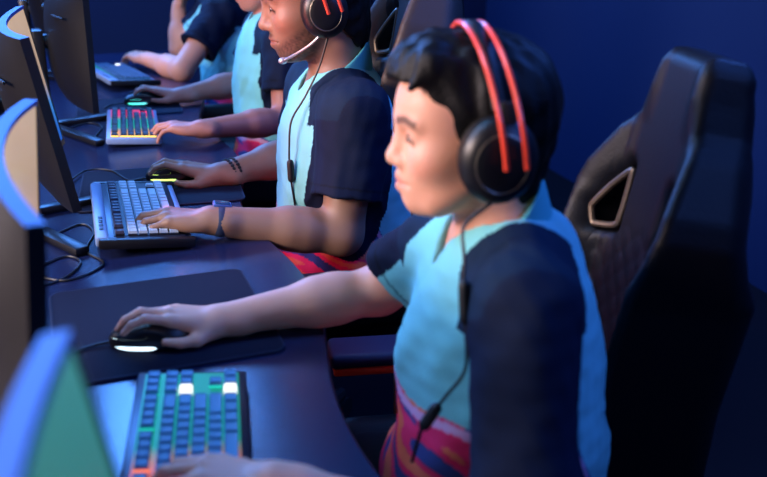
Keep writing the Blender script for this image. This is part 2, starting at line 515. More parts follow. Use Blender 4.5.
keyboard('pale-keyed keyboard with wide grey bezel under the watch wearing hand', (.050, 1.845, DZ + .011), math.radians(1), K2t, K2s, kb_case, M_black, panel=kb_grey, tilt=5,
         special=lambda x, y: 'dark' if y > 5 else None)
keyboard('keyboard glowing in pink, teal and yellow bands', (.076, 2.655, DZ + .006), math.radians(-2), K3t, K3s, kb_grey, ramp_emit('pink_teal_yellow_plate_glow', [(0, '#ffc040'), (.18, '#ff9a40'), (.3, '#10b8a0'), (.62, '#10b0a8'), (.78, '#ff1a60'), (1, '#ff1a50')], .7, 1, 2.49, 2.82))
keyboard('farthest keyboard, dim blue and cyan lit, turned slightly', (.075, 3.50, DZ + .0095), math.radians(14), K4t, K4s, kb_grey, M_black, panel=kb_grey, tilt=5,
         special=lambda x, y: 'lit' if x > 16 and 1 < y < 2 else None)

# ------------------------------------------------------------------ mice
def mouse(label, loc, rz, strip, wheel):
    t = thing('computer_mouse', label, 'mouse', loc, rz, 'computer mice on the pads')
    body = [Ell((.0, 0, .008), (.064, .033, .031), k=.01), Ell((-.02, 0, .012), (.042, .034, .030), k=.02),
            Fn(lambda p: .001 - p[:, 2], .004, 'i'), Ell((.02, .05, .02), (.05, .022, .016), k=.01, op='s'), Ell((.02, -.05, .02), (.05, .022, .016), k=.01, op='s')]
    vt, q = surface(body, (-.08, -.05, -.005), (.08, .05, .055), .002, 24)
    top = (vt[:, 2] > .017) & (vt[:, 0] > .004)
    lab = np.where(top & (vt[:, 1] > .0022), 1, np.where(top & (vt[:, 1] < -.0022), 2, 0))
    for k, (u, f) in split(vt, q, lab, {0: 's', 1: 'l', 2: 'r'}).items():
        w = vt[u].copy()
        if k: w[:, 2] += .0007
        mesh('shell' if k == 0 else 'button', w, f, M_black, t)
    BM().cyl((.034, -.0035, .03), (.034, .0035, .03), .0105, n=20).done('scroll_wheel', wheel, t)
    P = [(.052 * math.cos(a) * 1.12, .032 * math.sin(a) * 1.06, .006) for a in [math.radians(10 * i) for i in range(-14, 15)]]
    BM().tube(P, .0028, 6, 0).done('light_strip', strip, t)
    BM().tube([(.06, 0, .006), (.085, 0.004, .004), (.11, .02, .003), (.125, .06, .003)], .0022, 6).done('cable', M_cord, t)
    return t
WH = glow('white_lit_wheel', '#ffffff', 2.5)
mouse('black mouse with white light strip under the nearest player\'s hand', (.034, 1.268, DZ + .004), math.radians(172), glow('white_cyan_strip', '#d8f4ff', 2.2), WH)
mouse('black mouse with yellow-green glow under the braceleted hand', (.142, 2.13, DZ + .004), math.radians(176), ramp_emit('yellow_green_strip', [(0, '#e8ff80'), (.5, '#c8f070'), (1, '#20e0a0')], 2.2, 0, .07, .2), M_rubber)
mouse('black mouse with cyan and pink glow beyond the pink-lit keyboard', (.13, 3.03, DZ + .004), math.radians(178), ramp_emit('cyan_pink_strip', [(0, '#40f0d0'), (.5, '#60d8e0'), (1, '#ff50a0')], 2.4, 0, .07, .2), M_rubber)

# ------------------------------------------------------------------ monitors
def screen_mat(name, stops, s):
    q = NT(name); tc = q.n('ShaderNodeTexCoord'); sp = q.n('ShaderNodeSeparateXYZ'); q.l(tc.outputs['Object'], sp.inputs[0])
    nz = q.n('ShaderNodeTexNoise', Scale=6., Detail=3.); q.l(tc.outputs['Object'], nz.inputs['Vector'])
    ad = q.n('ShaderNodeMath', operation='MULTIPLY_ADD'); q.l(nz.outputs['Fac'], ad.inputs[0]); ad.inputs[1].default_value = .10; q.l(sp.outputs[2], ad.inputs[2])
    mr = q.n('ShaderNodeMapRange'); mr.inputs[1].default_value = -.11; mr.inputs[2].default_value = .21; q.l(ad.outputs[0], mr.inputs[0])
    cr = q.n('ShaderNodeValToRGB'); e = cr.color_ramp.elements
    while len(e) < len(stops): e.new(.5)
    for el, (p, c) in zip(e, stops): el.position = p; el.color = lin(c) + (1,)
    q.l(mr.outputs[0], cr.inputs[0]); q.l(cr.outputs[0], q.b.inputs['Emission Color'])
    q.set(Base_Color=(.01, .01, .012, 1), Roughness=.25); q.b.inputs['Emission Strength'].default_value = s
    return q.m

def monitor(label, c, rz, tilt, scr, Rc=.95, W=.54, Hh=.325, rim=M_silver_lit, shell=M_shell, legs=(35, 35)):
    """local frame: screen looks along +x, y across, z up, origin at panel centre; the stand stays upright"""
    t = thing('curved_monitor', label, 'monitor', (c[0], c[1], DZ), rz, 'curved monitors on the desk')
    n = 28; A = math.radians(tilt); zc = c[2] - DZ
    def pt(y, z, dep):                        # dep: distance behind the screen surface
        a = y / Rc; rr = Rc + dep
        x = Rc - rr * math.cos(a); yy = rr * math.sin(a)
        return (x * math.cos(A) - z * math.sin(A), yy, zc + z * math.cos(A) + x * math.sin(A))
    yy = [-W / 2 + W * i / n for i in range(n + 1)]; h = Hh / 2
    def sheet(name, ya, yb, za, zb, d0, m, nz=6):
        # centred object so the picture on the screen follows the panel
        vs = []; fs = []
        for i in range(n + 1):
            y = ya + (yb - ya) * i / n
            for j in range(nz + 1): vs.append(pt(y, za + (zb - za) * j / nz, d0))
        for i in range(n):
            for j in range(nz):
                k = i * (nz + 1) + j; fs.append((k, k + nz + 1, k + nz + 2, k + 1))
        o = mesh(name, np.array(vs) - np.array((0, 0, zc)), fs, m, t); o.location = (0, 0, zc); return o
    sheet('screen', -W / 2 + .006, W / 2 - .006, -h + .014, h - .006, -.0002, scr)
    # bezel: rim running round the panel edge
    prof = []
    vs = []; fs = []
    loop = [(y, h) for y in yy] + [(W / 2, h - (2 * h) * j / 8) for j in range(1, 8)] + [(y, -h) for y in yy[::-1]] + [(-W / 2, -h + (2 * h) * j / 8) for j in range(1, 8)]
    def inn(y, z, m): return (max(-W / 2 + m, min(W / 2 - m, y)), max(-h + (m * 2.2 if z < 0 else m), min(h - m, z)))
    for (y, z) in loop:
        yi, zi = inn(y, z, .0065)
        vs += [pt(yi, zi, .0), pt(yi, zi, -.0015), pt(y, z, -.0012), pt(y, z, .016)]
    L = len(loop)
    for i in range(L):
        j = (i + 1) % L
        for k in range(3): fs.append((i * 4 + k, j * 4 + k, j * 4 + k + 1, i * 4 + k + 1))
    lit_tops = [0 if i < n else 1 for i in range(L) for k in range(3)]  # painted light: blue-lit trim on the top faces, black on the unlit sides
    mesh('bezel', vs, fs, [rim, M_black], t, smooth=False, midx=lit_tops)
    # back shell: bulging cover
    vs = []; fs = []; m = 14
    for i in range(n + 1):
        u = -1 + 2 * i / n
        for j in range(m + 1):
            w = -1 + 2 * j / m
            dep = .016 + .034 * (1 - abs(u) ** 3) * (1 - abs(w) ** 3)
            vs.append(pt(u * W / 2, w * h, dep))
    for i in range(n):
        for j in range(m):
            k = i * (m + 1) + j; fs.append((k, k + 1, k + m + 2, k + m + 1))
    mesh('back_shell', vs, fs, shell, t)
    sl = BM()
    for yq in (-.15, .15):
        P = [pt(yq + dy, .085, .0475) for dy in (-.05, -.02, .01, .04)]
        sl.tube(P, .003, 6, 3)
    sl.done('vent_slot', M_rubber, t)
    # stand
    bx = -.075
    BM().box((bx, 0, (zc + .03) / 2 + .006), (.03, .055, zc + .03), .006).done('stand_neck', M_black, t)
    BM().cyl((bx, 0, zc), (-.03, 0, zc), .022).done('mount', M_black, t)
    for sgn, ang in ((-1, legs[0]), (1, legs[1])):
        a = math.radians(90 - ang); Ls = .30
        d = Vector((math.cos(a), sgn * math.sin(a), 0)); mid = Vector((bx, 0, .009)) + d * Ls / 2
        R = d.to_track_quat('X', 'Z').to_matrix().to_4x4()
        BM().box(mid, (Ls, .03, .016), .004, R).done('leg', M_black, t)
    return t
S_peach = screen_mat('peach_picture_blue_fill', [(0, '#1c5fd0'), (.34, '#3a86d8'), (.5, '#b89a84'), (1, '#ccb098')], .85)  # blue lower part is out of view, added to light the desk
S_green = screen_mat('teal_game_picture', [(0, '#1f7480'), (.5, '#2c8084'), (1, '#3e8c88')], .75)
S_blue = screen_mat('blue_game_picture', [(0, '#2060d0'), (.5, '#3f8fd0'), (1, '#c8a078')], .9)
monitor('blurred curved monitor with teal screen in the near bottom corner', (-.030, .226, .985), math.radians(3), 9, S_green, legs=(4, 4))
monitor('curved monitor with bright blue-lit rim and peach screen facing the nearest player', (-.125, 1.02, .97), math.radians(3), -6, S_peach, legs=(4, 4))
monitor('curved monitor with blue-lit rim and brown-lit back facing the bearded man', (-.14, 1.945, .993), math.radians(4), 9, S_peach, legs=(26, 75))
monitor('dark curved monitor seen from its brown back beside the pink-lit keyboard', (-.084, 2.79, 1.0), math.radians(8), -1, S_blue, legs=(20, 75), rim=M_shell)
monitor('farthest curved monitor, only a warm lit strip of it showing', (-.165, 3.68, 1.0), math.radians(-4), 7, S_peach, legs=(40, 70), rim=M_shell)

def cord(label, pts, r=.0022, cat='cable'):
    o = BM().tube(pts, r, 6, 8).done('cable', M_cord)
    return tag(o, label, cat, 'loose cables on the desk')
z = DZ + .0025
cord('thin cable curving across the desk beside the grey keyboard', [(-.13, 1.80, z), (-.07, 1.86, z), (-.045, 1.80, z), (-.06, 1.70, z), (-.03, 1.62, z), (-.09, 1.56, z), (-.15, 1.60, z)])
cord('loose cable looped on the desk behind the big dark mouse pad', [(-.16, 1.62, z), (-.10, 1.68, z), (-.07, 1.64, z), (-.10, 1.57, z), (-.17, 1.53, z)])
cord('thin cable trailing over the pad of the braceleted hand', [(-.11, 2.12, z + .004), (-.06, 2.25, z + .004), (.0, 2.24, z + .004), (.04, 2.14, z + .004), (.075, 2.145, z + .006)])
cord('thin cable by the monitor foot next to the pink-lit keyboard', [(-.12, 2.72, z), (-.05, 2.80, z), (-.01, 2.74, z), (-.03, 2.62, z)])

# ------------------------------------------------------------------ gaming chair
def make_chair(name, label, recline, leather, wingm, lift=0., arms=True, armz=.585):
    t = thing(name, label, 'chair', (0, 0, 0), 0, 'high-backed gaming chairs')
    r = math.radians(recline); u = V(-math.sin(r), 0, math.cos(r)); nn = V(math.cos(r), 0, math.sin(r)); base = V(-.24, 0, .45 + lift)
    half = [(.145, -.03), (.155, .1), (.156, .28), (.157, .40), (.163, .46), (.166, .500), (.157, .535), (.122, .605), (.094, .64), (.083, .68), (.075, .72), (.058, .74)]
    P = half + [(-a, c) for a, c in half[::-1]]
    hole = [(.072, .45), (.116, .435), (.126, .462), (.105, .505), (.072, .545)]
    def loc(p):
        q = p - base; return q[:, 1], q @ u, q @ nn
    def bend(au, v): 
        z = au - .078; return .70 * np.where(z > .012, z - .006, np.where(z > -.012, (z + .012) ** 2 / .048, 0.)) * np.clip((v + .05) / .3, 0, 1)
    def f(p):
        y, v, w = loc(p); au = np.abs(y)
        d2 = polysdf(P, y, v); dh = np.minimum(polysdf(hole, y, v), polysdf([(-a, c) for a, c in hole], y, v))
        d2 = smax(d2, -dh + .004, .012)
        t_ = .034 + .018 * np.exp(-((au - .14) / .03) ** 2) * np.clip((.5 - v) / .08, 0, 1) + .008 * np.clip((au - .045) / .02, 0, 1) * np.clip((v - .62) / .06, 0, 1)
        q = np.where((au < .10) & (v < .47) & (v > .04), 1, 0)
        t_ = t_ - q * .0022 * np.clip(1 - np.minimum(np.abs(np.sin((y + v) * 70)), np.abs(np.sin((y - v) * 70))) / .4, 0, 1)
        B = .085 * np.clip((.70 - v) / .28, 0, 1)
        dn = np.abs(w - bend(au, v) + B / 2) * .9 - t_ - B / 2 * .9
        rr = .024; a = d2 + rr; c = dn + rr
        return np.hypot(np.maximum(a, 0), np.maximum(c, 0)) - rr + np.minimum(np.maximum(a, c), 0)
    vt, q = surface([Fn(f)], (-.68, -.32, .38 + lift), (.02, .32, 1.26 + lift), .006, 20)
    y, v, w = loc(vt); lab = np.where((np.abs(y) > .105) & (v < .64) & (v > .02), 1, 0)
    for k, (uu, ff) in split(vt, q, lab, {0: 'a', 1: 'b'}).items():
        mesh('backrest' if k == 0 else 'side_bolster', vt[uu], ff, leather if k == 0 else wingm, t)
    for s in (-1, 1):
        pts = []
        for (a, c) in hole:
            pts.append(base + V(0, s * a, 0) + u * c + nn * (bend(a, c) + .03))
        cl = []
        for i in range(5):
            A, Bq = pts[i], pts[(i + 1) % 5]; cl += [A * .85 + Bq * .15, A * .15 + Bq * .85]
        BM().tube(cl, .0055, 8, 4, True).done('harness_rim', HARN, t)
    # seat
    def sf(p):
        x, y, zz = p[:, 0], np.abs(p[:, 1]), p[:, 2] - lift
        top = .44 + .045 * np.exp(-((y - .22) / .05) ** 2) - .02 * np.maximum(x - .12, 0) / .1
        d = np.maximum(np.abs(x - 0.0) - .25, y - .255); dn = np.maximum(zz - top, .345 - zz); rr = .03
        a = d + rr; c = dn + rr
        return np.hypot(np.maximum(a, 0), np.maximum(c, 0)) - rr + np.minimum(np.maximum(a, c), 0)
    vt, q = surface([Fn(sf)], (-.3, -.3, .32 + lift), (.3, .3, .5 + lift), .008, 20)
    mesh('seat', vt, q, leather, t)
    for s in ((-1, 1) if arms else ()):
        BM().box((.02, s * .29, armz), (.27, .085, .03), .012, seg=3).done('armrest', M_armpad, t)
        BM().box((.02, s * .29, armz - .023), (.255, .074, .016), .004).done('armrest_lit_edge', M_litedge, t)  # strip put in for the underglow below the pad
        b = BM().box((.0, s * .29, (armz + .395) / 2 - .01), (.06, .035, armz - .395), .008); b.box((0, s * .26, .405), (.06, .12, .02), .004); b.done('armrest_post', M_blackm, t)
    BM().box((0, 0, .33 + lift), (.25, .22, .04), .008).done('tilt_mechanism', M_blackm, t)
    BM().cyl((0, 0, .1), (0, 0, .32 + lift), .028).done('gas_lift', M_metal, t)
    for k in range(5):
        a = 2 * math.pi * k / 5 + .3; e = Vector((math.cos(a) * .31, math.sin(a) * .31, .075))
        BM().tube([(0, 0, .12), tuple(e * .5 + Vector((0, 0, .06))), tuple(e)], lambda q: .03 - .012 * q, 8, 4).done('leg', M_blackm, t)
        BM().cyl((e.x - .02 * math.sin(a), e.y + .02 * math.cos(a), .0315), (e.x + .02 * math.sin(a), e.y - .02 * math.cos(a), .0315), .03, n=16).done('caster', M_rubber, t)
    return t
M_armpad = mat('navy_armrest_pad', '#1c2a4e', .55)
HARN = mat('brushed_harness_rim', '#6a5c4c', .4, metal=.6)
def put(o, x, y, ang, label=None):
    o.location = (x, y, 0); o.rotation_euler = (0, 0, math.radians(ang))
    if label: o['label'] = label
c1 = make_chair('gaming_chair', 'black gaming chair with diamond quilted back behind the nearest player', 11, M_leather, M_leather)
put(c1, .455, 1.15, 170)
c2 = make_chair('gaming_chair', 'gaming chair with grey-brown wings and open harness loop behind the bearded man', 10, M_leather, M_leather2, .16, False)
put(c2, .35, 1.93, 175)
c3 = copy_tree(c2); put(c3, .42, 2.83, 180, 'gaming chair carrying the player hidden behind the bearded man')
c4 = copy_tree(c2); put(c4, .42, 3.68, 180, 'farthest gaming chair, under the player resting chin on hand')
for c in (c2, c3, c4): c.location.z = 0.0

# ------------------------------------------------------------------ people
def rotm(f, pitch, roll=0.):
    """columns: forward, left, up of a head facing direction f (xy) with pitch (down positive)"""
    f = V(f[0], f[1], 0); f /= np.linalg.norm(f); l = V(-f[1], f[0], 0); u = V(0, 0, 1)
    p = math.radians(pitch); f2 = f * math.cos(p) - u * math.sin(p); u2 = u * math.cos(p) + f * math.sin(p)
    r = math.radians(roll); l2 = l * math.cos(r) + u2 * math.sin(r); u3 = u2 * math.cos(r) - l * math.sin(r)
    return np.stack([f2, l2, u3], 1)

def head_prims(O, R, s, face):
    w = lambda x, y, z: O + R @ (V(x, y, z) * s)
    E = lambda c, r, k=.02, op='u': Ell(w(*c), V(r) * s, R, k * s, op)
    C = lambda a, b, ra, rb=None, k=.015, op='u': Cap(w(*a), w(*b), ra * s, (ra if rb is None else rb) * s, k * s, op)
    fat = face.get('fat', 0.); nl = face.get('nose', 1.)
    P = [E((-.010, 0, .030), (.098, .077, .087), .02), E((.030, 0, -.035), (.062, .061 + fat, .080), .03),
         E((.045, 0, .035), (.050, .062, .052), .03)]
    for y in (1, -1):
        P += [C((-.012, y * .054, -.045), (.050, y * (.026 + fat), -.094), .017, .016, .03),
              E((.052, y * (.043 + fat * .5), -.030), (.030, .022, .022), .025)]
    P += [C((.069, -.009, -.098), (.069, .009, -.098), .0175, None, .02),
          E((.068, 0, -.066), (.026, .032, .026), .022)]
    for y in (1, -1):
        P.append(C((.077, y * .044, .017), (.0885, y * .012, .016), .0085, .009, .012))
    for y in (1, -1):
        P.append(E((.098, y * .033, -.003), (.018, .017, .011), .012, 's'))
    P += [C((.087, 0, .010), (.100 + .008 * (nl - 1), 0, -.030), .0080, .0105, .012), E((.1010 + .01 * (nl - 1), 0, -.036), (.0125 * nl, .0125, .0112), .008)]
    for y in (1, -1): P.append(E((.0915, y * .0145, -.040), (.011, .0078, .0085), .008))
    for y in (1, -1): P.append(E((.098, y * .0065, -.049), (.006, .003, .004), .003, 's'))
    # lips
    for y in (1, -1):
        P.append(C((.0925, 0, -.0635), (.082, y * .023, -.0675), .0062, .0035, .006))
        P.append(C((.0905, 0, -.0760), (.080, y * .021, -.0715), .0074, .0035, .006))
    for y in (1, -1): P.append(C((.101, 0, -.0697), (.084, y * .028, -.0697), .0024, .0016, .003, 's'))
    # eyelids over the eyeballs
    for y in (1, -1):
        P.append(E((.0765, y * .0325, -.001), (.0135, .0165, .0122), .006))
        P.append(E((.0915, y * .0325, -.0035), (.0075, .0125, .0024), .002, 's'))
    # ears
    for y in (1, -1):
        P.append(E((-.012, y * .079, -.008), (.019, .008, .031), .008)); P.append(E((-.008, y * .088, -.006), (.010, .006, .018), .006, 's'))
    return P

def hand_prims(W, X, Z, side, s, spec):
    """palm, five jointed fingers; X towards the fingers, Z out of the back of the hand"""
    X = V(X); X /= np.linalg.norm(X); Z = V(Z); Z = Z - X * (Z @ X); Z /= np.linalg.norm(Z)
    Y = np.cross(Z, X) if side == 'R' else np.cross(X, Z)
    w = lambda x, y, z: W + (X * x + Y * y + Z * z) * s
    R = np.stack([X, Y, Z], 1); P = []; tips = []
    kn = [(.092, .030, .002), (.097, .009, .005), (.091, -.012, .003), (.081, -.031, -.001)]
    ln = [(.043, .026, .021), (.047, .030, .022), (.043, .027, .021), (.034, .020, .019)]
    rd = [(.0098, .0086, .0072), (.0100, .0088, .0074), (.0095, .0082, .0070), (.0084, .0073, .0063)]
    P.append(Cap(w(-.03, 0, 0), w(.012, 0, 0), .026 * s, .025 * s, .02 * s, T=R.T, sc=V(1, 1.12, .82)))
    for (x, y, z) in kn: P.append(Cap(w(.012, y * .55, .0), w(x, y, z - .001), .0145 * s, .0108 * s, .012 * s))
    P.append(Ell(w(.052, 0, -.006), V(.048, .037, .0135) * s, R, .014 * s))
    P.append(Ell(w(.045, -.028, -.008), V(.036, .013, .012) * s, R, .012 * s))
    curl = spec['curl']; spr = spec.get('spread', (6, 1, -4, -10))
    for i in range(4):
        p = V(kn[i]); ang = 0.; sa = math.radians(spr[i])
        P_prev = p
        for j in range(3):
            ang += math.radians(curl[i][j])
            d = V(math.cos(ang) * math.cos(sa), math.cos(ang) * math.sin(sa), -math.sin(ang))
            q = P_prev + d * ln[i][j]
            P.append(Cap(w(*P_prev), w(*q), rd[i][j] * s, (rd[i][min(j + 1, 2)] if j < 2 else .0060) * s, .003 * s if j else .007 * s))
            P_prev = q
        nrm = V(-math.sin(ang) * -1 * math.cos(sa), math.sin(ang) * math.sin(sa), math.cos(ang))
        tips.append((w(*(P_prev - d * .004 + nrm * .006)), .0052 * s))
    th = spec.get('thumb', [(.018, .022, -.008), (.050, .047, -.012), (.078, .060, -.014), (.101, .064, -.016)])
    P.append(Cap(w(*th[0]), w(*th[1]), .0165 * s, .0125 * s, .014 * s)); P.append(Cap(w(*th[1]), w(*th[2]), .0118 * s, .0098 * s, .005 * s))
    P.append(Cap(w(*th[2]), w(*th[3]), .0098 * s, .0078 * s, .003 * s))
    tips.append((w(th[3][0], th[3][1] + .002, th[3][2] + .007), .006 * s))
    return P, tips

TYPE = dict(curl=[(16, 34, 18), (14, 36, 18), (18, 36, 18), (22, 34, 18)])
GRIP = dict(curl=[(-2, 32, 26), (0, 36, 26), (12, 38, 24), (24, 38, 22)], spread=(5, 1, -5, -12),
            thumb=[(.015, .022, -.012), (.042, .044, -.024), (.070, .050, -.030), (.096, .046, -.032)])

def person(label, J, skin, outfit, hairstyle, face, h=.003, beard=False):
    base = V(J['pelvis'][0], J['pelvis'][1], 0)
    root = thing('person', label, 'person', tuple(base), 0, 'players seated in a row along the desk')
    s = J.get('s', 1.); O = V(J['H']); R = rotm(J['look'], J.get('pitch', 0), J.get('roll', 0))
    HP = head_prims(O, R, s, face)
    tf = V(J['face'][0], J['face'][1], 0); tf /= np.linalg.norm(tf); tl = V(-tf[1], tf[0], 0); up = V(0, 0, 1)
    nb, ch, wa, pv = V(J['neck']), V(J['chest']), V(J['waist']), V(J['pelvis'])
    nk_top = O + R @ (V(-.028, 0, -.06) * s)
    TT = np.stack([tf, tl, up], 0)
    neck = [Cap(nb - V(0, 0, .02), nk_top, .056 * s, .052 * s, .02), Cap(nb - tf * .01, O + R @ (V(-.05, 0, -.03) * s), .040 * s, .044 * s, .03)]
    bw = J.get('bulk', 1.)
    def torso(e, kk=.05):
        sl, sr = V(J['shL']), V(J['shR'])
        return [Ell(ch, V(.118 * bw + e, .168 * bw + e, .185 + e), TT.T, kk), Ell(ch + (wa - ch) * .55, V(.120 * bw + e, .158 * bw + e, .17 + e), TT.T, kk),
                Ell(wa, V(.128 * bw + e, .162 * bw + e, .15 + e), TT.T, kk), Ell(pv, V(.135 + e, .175 + e, .13 + e), TT.T, kk),
                Cap(nb - V(0, 0, .035) - tf * .01, sl - tl * .015 + V(0, 0, .006), .052 * s + e, .046 * s + e, kk), Cap(nb - V(0, 0, .035) - tf * .01, sr + tl * .015 + V(0, 0, .006), .052 * s + e, .046 * s + e, kk)]
    def upper(sd, e, k=.03): return [Cap(V(J['sh' + sd]), V(J['el' + sd]), .052 * s + e, .041 * s + e, k)]
    body = list(HP) + neck + torso(-.004)
    tips = []
    for sd in 'LR':
        el, wr = V(J['el' + sd]), V(J['wr' + sd])
        body += upper(sd, 0.); d = (wr - el)
        body += [Cap(el, el + d * .4, .040 * s, .041 * s, .02), Cap(el + d * .3, wr, .041 * s, .026 * s, .02)]
        hp, tp = hand_prims(wr, *J['hand' + sd][:2], sd, s * J.get('hs', .96), J['hand' + sd][2]); body += hp; tips += tp
    feet = []
    legs = []
    for sg, sd in ((1, 'L'), (-1, 'R')):
        hip = pv + tl * .095 * sg; kn = hip + tf * .42 + tl * .05 * sg + V(0, 0, .02); kn[2] = .50
        an = kn + tf * .02; an[2] = .09
        legs.append((hip, kn, an)); body += [Cap(hip, kn, .075, .052, .03), Cap(kn, an, .052, .036, .02)]
        body.append(Cap(an - V(0, 0, .04), an + tf * .13 - V(0, 0, .055), .034, .03, .02)); feet.append(an)
    pts = np.concatenate([np.stack([getattr(q, 'a', getattr(q, 'c', None)) for q in body]), np.stack([getattr(q, 'b', getattr(q, 'c', None)) for q in body])])
    lo, hi = pts.min(0) - .22, pts.max(0) + .22
    vt, q = surface(body, lo, hi, h)
    # skin colours
    sk = np.array(lin(skin)); cols = np.tile(sk, (len(vt), 1))
    def tint(mask, c, a): cols[:] = cols * (1 - (mask * a)[:, None]) + np.array(lin(c)) * (mask * a)[:, None]
    L = (vt - O) @ R / s
    g = lambda c, r: np.clip(1.6 * (1 - np.linalg.norm((L - V(c)) / V(r), axis=1)), 0, 1)
    ay = np.abs(L[:, 1]); inhead = (np.linalg.norm(L, axis=1) < .18)
    La = L.copy(); La[:, 1] = ay
    ga = lambda c, r: np.clip(1.8 * (1 - np.linalg.norm((La - V(c)) / V(r), axis=1)), 0, 1)
    tint(g((.088, 0, -.069), (.03, .030, .014)) * (L[:, 0] > .07), face.get('lip', '#b06a60'), .75)
    br = np.clip(1 - np.abs(La[:, 2] - (.0175 + .005 * np.exp(-((ay - .034) / .014) ** 2))) / .0075, 0, 1) * (ay > .012) * (ay < .054) * (L[:, 0] > .055)
    tint(np.clip(br * 1.6, 0, 1), '#120c0a', face.get('brow', .85))
    tint(np.clip(1.4 - np.abs(La[:, 2] - (.0008 - .9 * (ay - .0325) ** 2 / .02)) / .0044, 0, 1) * (ay > .018) * (ay < .048) * (L[:, 0] > .06), '#0a0706', .9)
    tint(ga((.07, .052, -.035), (.04, .03, .025)), face.get('cheek', skin), .35)
    if beard:
        n = wav(L, 4, 900, .12, 8)
        jaw = (L[:, 2] < -.028 - .10 * (L[:, 0] - .03) - .0) & (L[:, 0] > -.01) & (np.linalg.norm(L, axis=1) < .16) & (L[:, 2] > -.125)
        cheekline = np.clip((-.030 - np.maximum(L[:, 0] - .02, 0) * .55 - L[:, 2]) / .018, 0, 1)
        tache = g((.098, 0, -.0565), (.02, .03, .007))
        chin = np.clip((L[:, 0] - .0) / .02, 0, 1)
        mouth = g((.09, 0, -.069), (.03, .024, .009))
        side = np.clip((ay - .02) / .02, .85, 1)
        tint(np.clip(np.maximum(cheekline * chin * side, tache) * (1 - mouth) * jaw.clip(0, 1) * (.85 + n), 0, 1) + np.clip(tache * .8, 0, 1) * (jaw == 0), '#120a08', .86)
        tint(np.clip((ay - .05) / .01, 0, 1) * (np.abs(L[:, 0] - .012) < .014) * (L[:, 2] < .02) * (L[:, 2] > -.06), '#1a0f0b', .8)
    for (tp, rr) in tips:
        dd = np.linalg.norm(vt - tp, axis=1); tint(np.clip((rr - dd) / .0012, 0, 1), '#e8b8a4', .55)
    skm = vcmat('skin', .48, .4, sss=.12, bump=.12, bscale=500, bdist=.0008)
    mesh('body', vt, q, skm, root, cols=cols, off=base)
    for y in (1, -1):
        c = O + R @ (V(.0762, y * .0325, -.002) * s) - base
        e = BM().sph(c, .0118 * s, 18).done('eye', M_eye, root)
        f = R @ V(1, y * .05, -.45); f /= np.linalg.norm(f)
        BM().sph(c + f * .0083 * s, .0052 * s, 14).done('iris', M_iris, e)
    # ---------------- hair
    hr = hairstyle
    hw = lambda x, y, zz: O + R @ (V(x, y, zz) * s)
    HPm = [Ell(hw(*c), V(r) * s, R, .02) for c, r in hr['vol']]
    for (a, c, ra, rb) in hr.get('locks', []): HPm.append(Cap(hw(*a), hw(*c), ra * s, rb * s, .012))
    hx, hz = hr['line']
    def cut(p):
        l = (p - O) @ R / s; return (np.interp(l[:, 0], hx, hz) - l[:, 2] + .003 * np.sin(l[:, 1] * 330 + l[:, 0] * 60)) * .75 * s
    nl_ = len(hr.get('locks', []))
    lock = HPm[len(hr['vol']):]; HPm = HPm[:len(hr['vol'])]
    HPm.append(Fn(cut, .006, 'i')); HPm += lock
    HPm.append(Fn(lambda p: wav((p - O) @ R / s, 11, hr.get('freq', 260), hr.get('amp', .0022), 7, (.6, 1.5, .5)), 0, 'd'))
    hv, hq = surface(HPm, O - .2, O + .2, .0026 if h <= .003 else .0035)
    mesh('hair', hv, hq, M_hair, root, off=base)
    # ---------------- jersey
    ht = outfit
    e = .016
    T1 = torso(e); nT = len(T1)
    jp = torso(e) + [Ell(pv + tf * .035 + V(0, 0, .06), V(.155 * bw, .195 * bw, .10), TT.T, .05)]; hem = {}
    for sd in 'LR':
        a = V(J['sh' + sd]); c = V(J['el' + sd]); f_ = J.get('hem' + sd, .72); he = a + (c - a) * f_; ax = (c - a) / np.linalg.norm(c - a)
        hem[sd] = (a, he, ax)
        tube = Cap(a, he + ax * .05, .066 * s, .072 * s); bore = Cap(he - ax * .03, he + ax * .08, .049 * s, .050 * s)
        jp.append(Fn(lambda p, tube=tube, bore=bore, he=he, ax=ax: smax(smax(tube(p), (p - he) @ ax, .004), -bore(p), .003), .035))
    hemz = J.get('hemz', pv[2] - .02)
    jp.append(Fn(lambda p: hemz - p[:, 2], .006, 'i'))
    # neck opening
    jp.append(Cap(nb - V(0, 0, .03), nk_top + V(0, 0, .1), .070 * s, .074 * s, .008, 's'))
    vn = nb + tf * .085 - V(0, 0, .055)
    jp.append(Cap(nb + tf * .05, vn, .030, .007, .01, 's'))
    def folds(p):
        return wav(p, J.get('seed', 1), 42, .0034, 6, (1, 1, .8)) + wav(p, J.get('seed', 1) + 5, 80, .0022, 6, (1, 1, .55)) + wav(p, J.get('seed', 1) + 9, 170, .0008, 6)
    jp.append(Fn(folds, 0, 'd'))
    pts = np.stack([V(J[k]) for k in ('shL', 'shR', 'elL', 'elR', 'neck', 'pelvis', 'chest', 'waist')])
    jv, jq = surface(jp, pts.min(0) - .26, pts.max(0) + .26, h + .0006)
    q_ = jv - nb; sl_ = q_ @ tl; hh = q_[:, 2]; aa = q_ @ tf
    dto = np.min(np.stack([c(jv) for c in T1[:4]]), 0)
    lab = np.zeros(len(jv), int)
    for sd, sg in (('L', 1), ('R', -1)):
        a, he, ax = hem[sd]; da = Cap(a, he + ax * .05, .062 * s, .066 * s)(jv)
        m = (da < dto + .004) & (sl_ * sg > .06)
        al = (jv - a) @ ax
        sleeve = (da < dto + .020) & (sl_ * sg > .088) & ((al > .018) | (sl_ * sg > .20 * bw))
        yoke = (sl_ * sg > .104 - .028 * np.clip((hh + .05) / .05, 0, 1)) & (hh > -.085) & ~sleeve & (aa > -.065) & ((al < .03) | (sl_ * sg > .15))
        lab[yoke] = 2 if sg > 0 else 4; lab[sleeve] = 1 if sg > 0 else 3
    teal, navy, yk = lin(ht['teal']), lin(ht['navy']), lin(ht['yoke'])
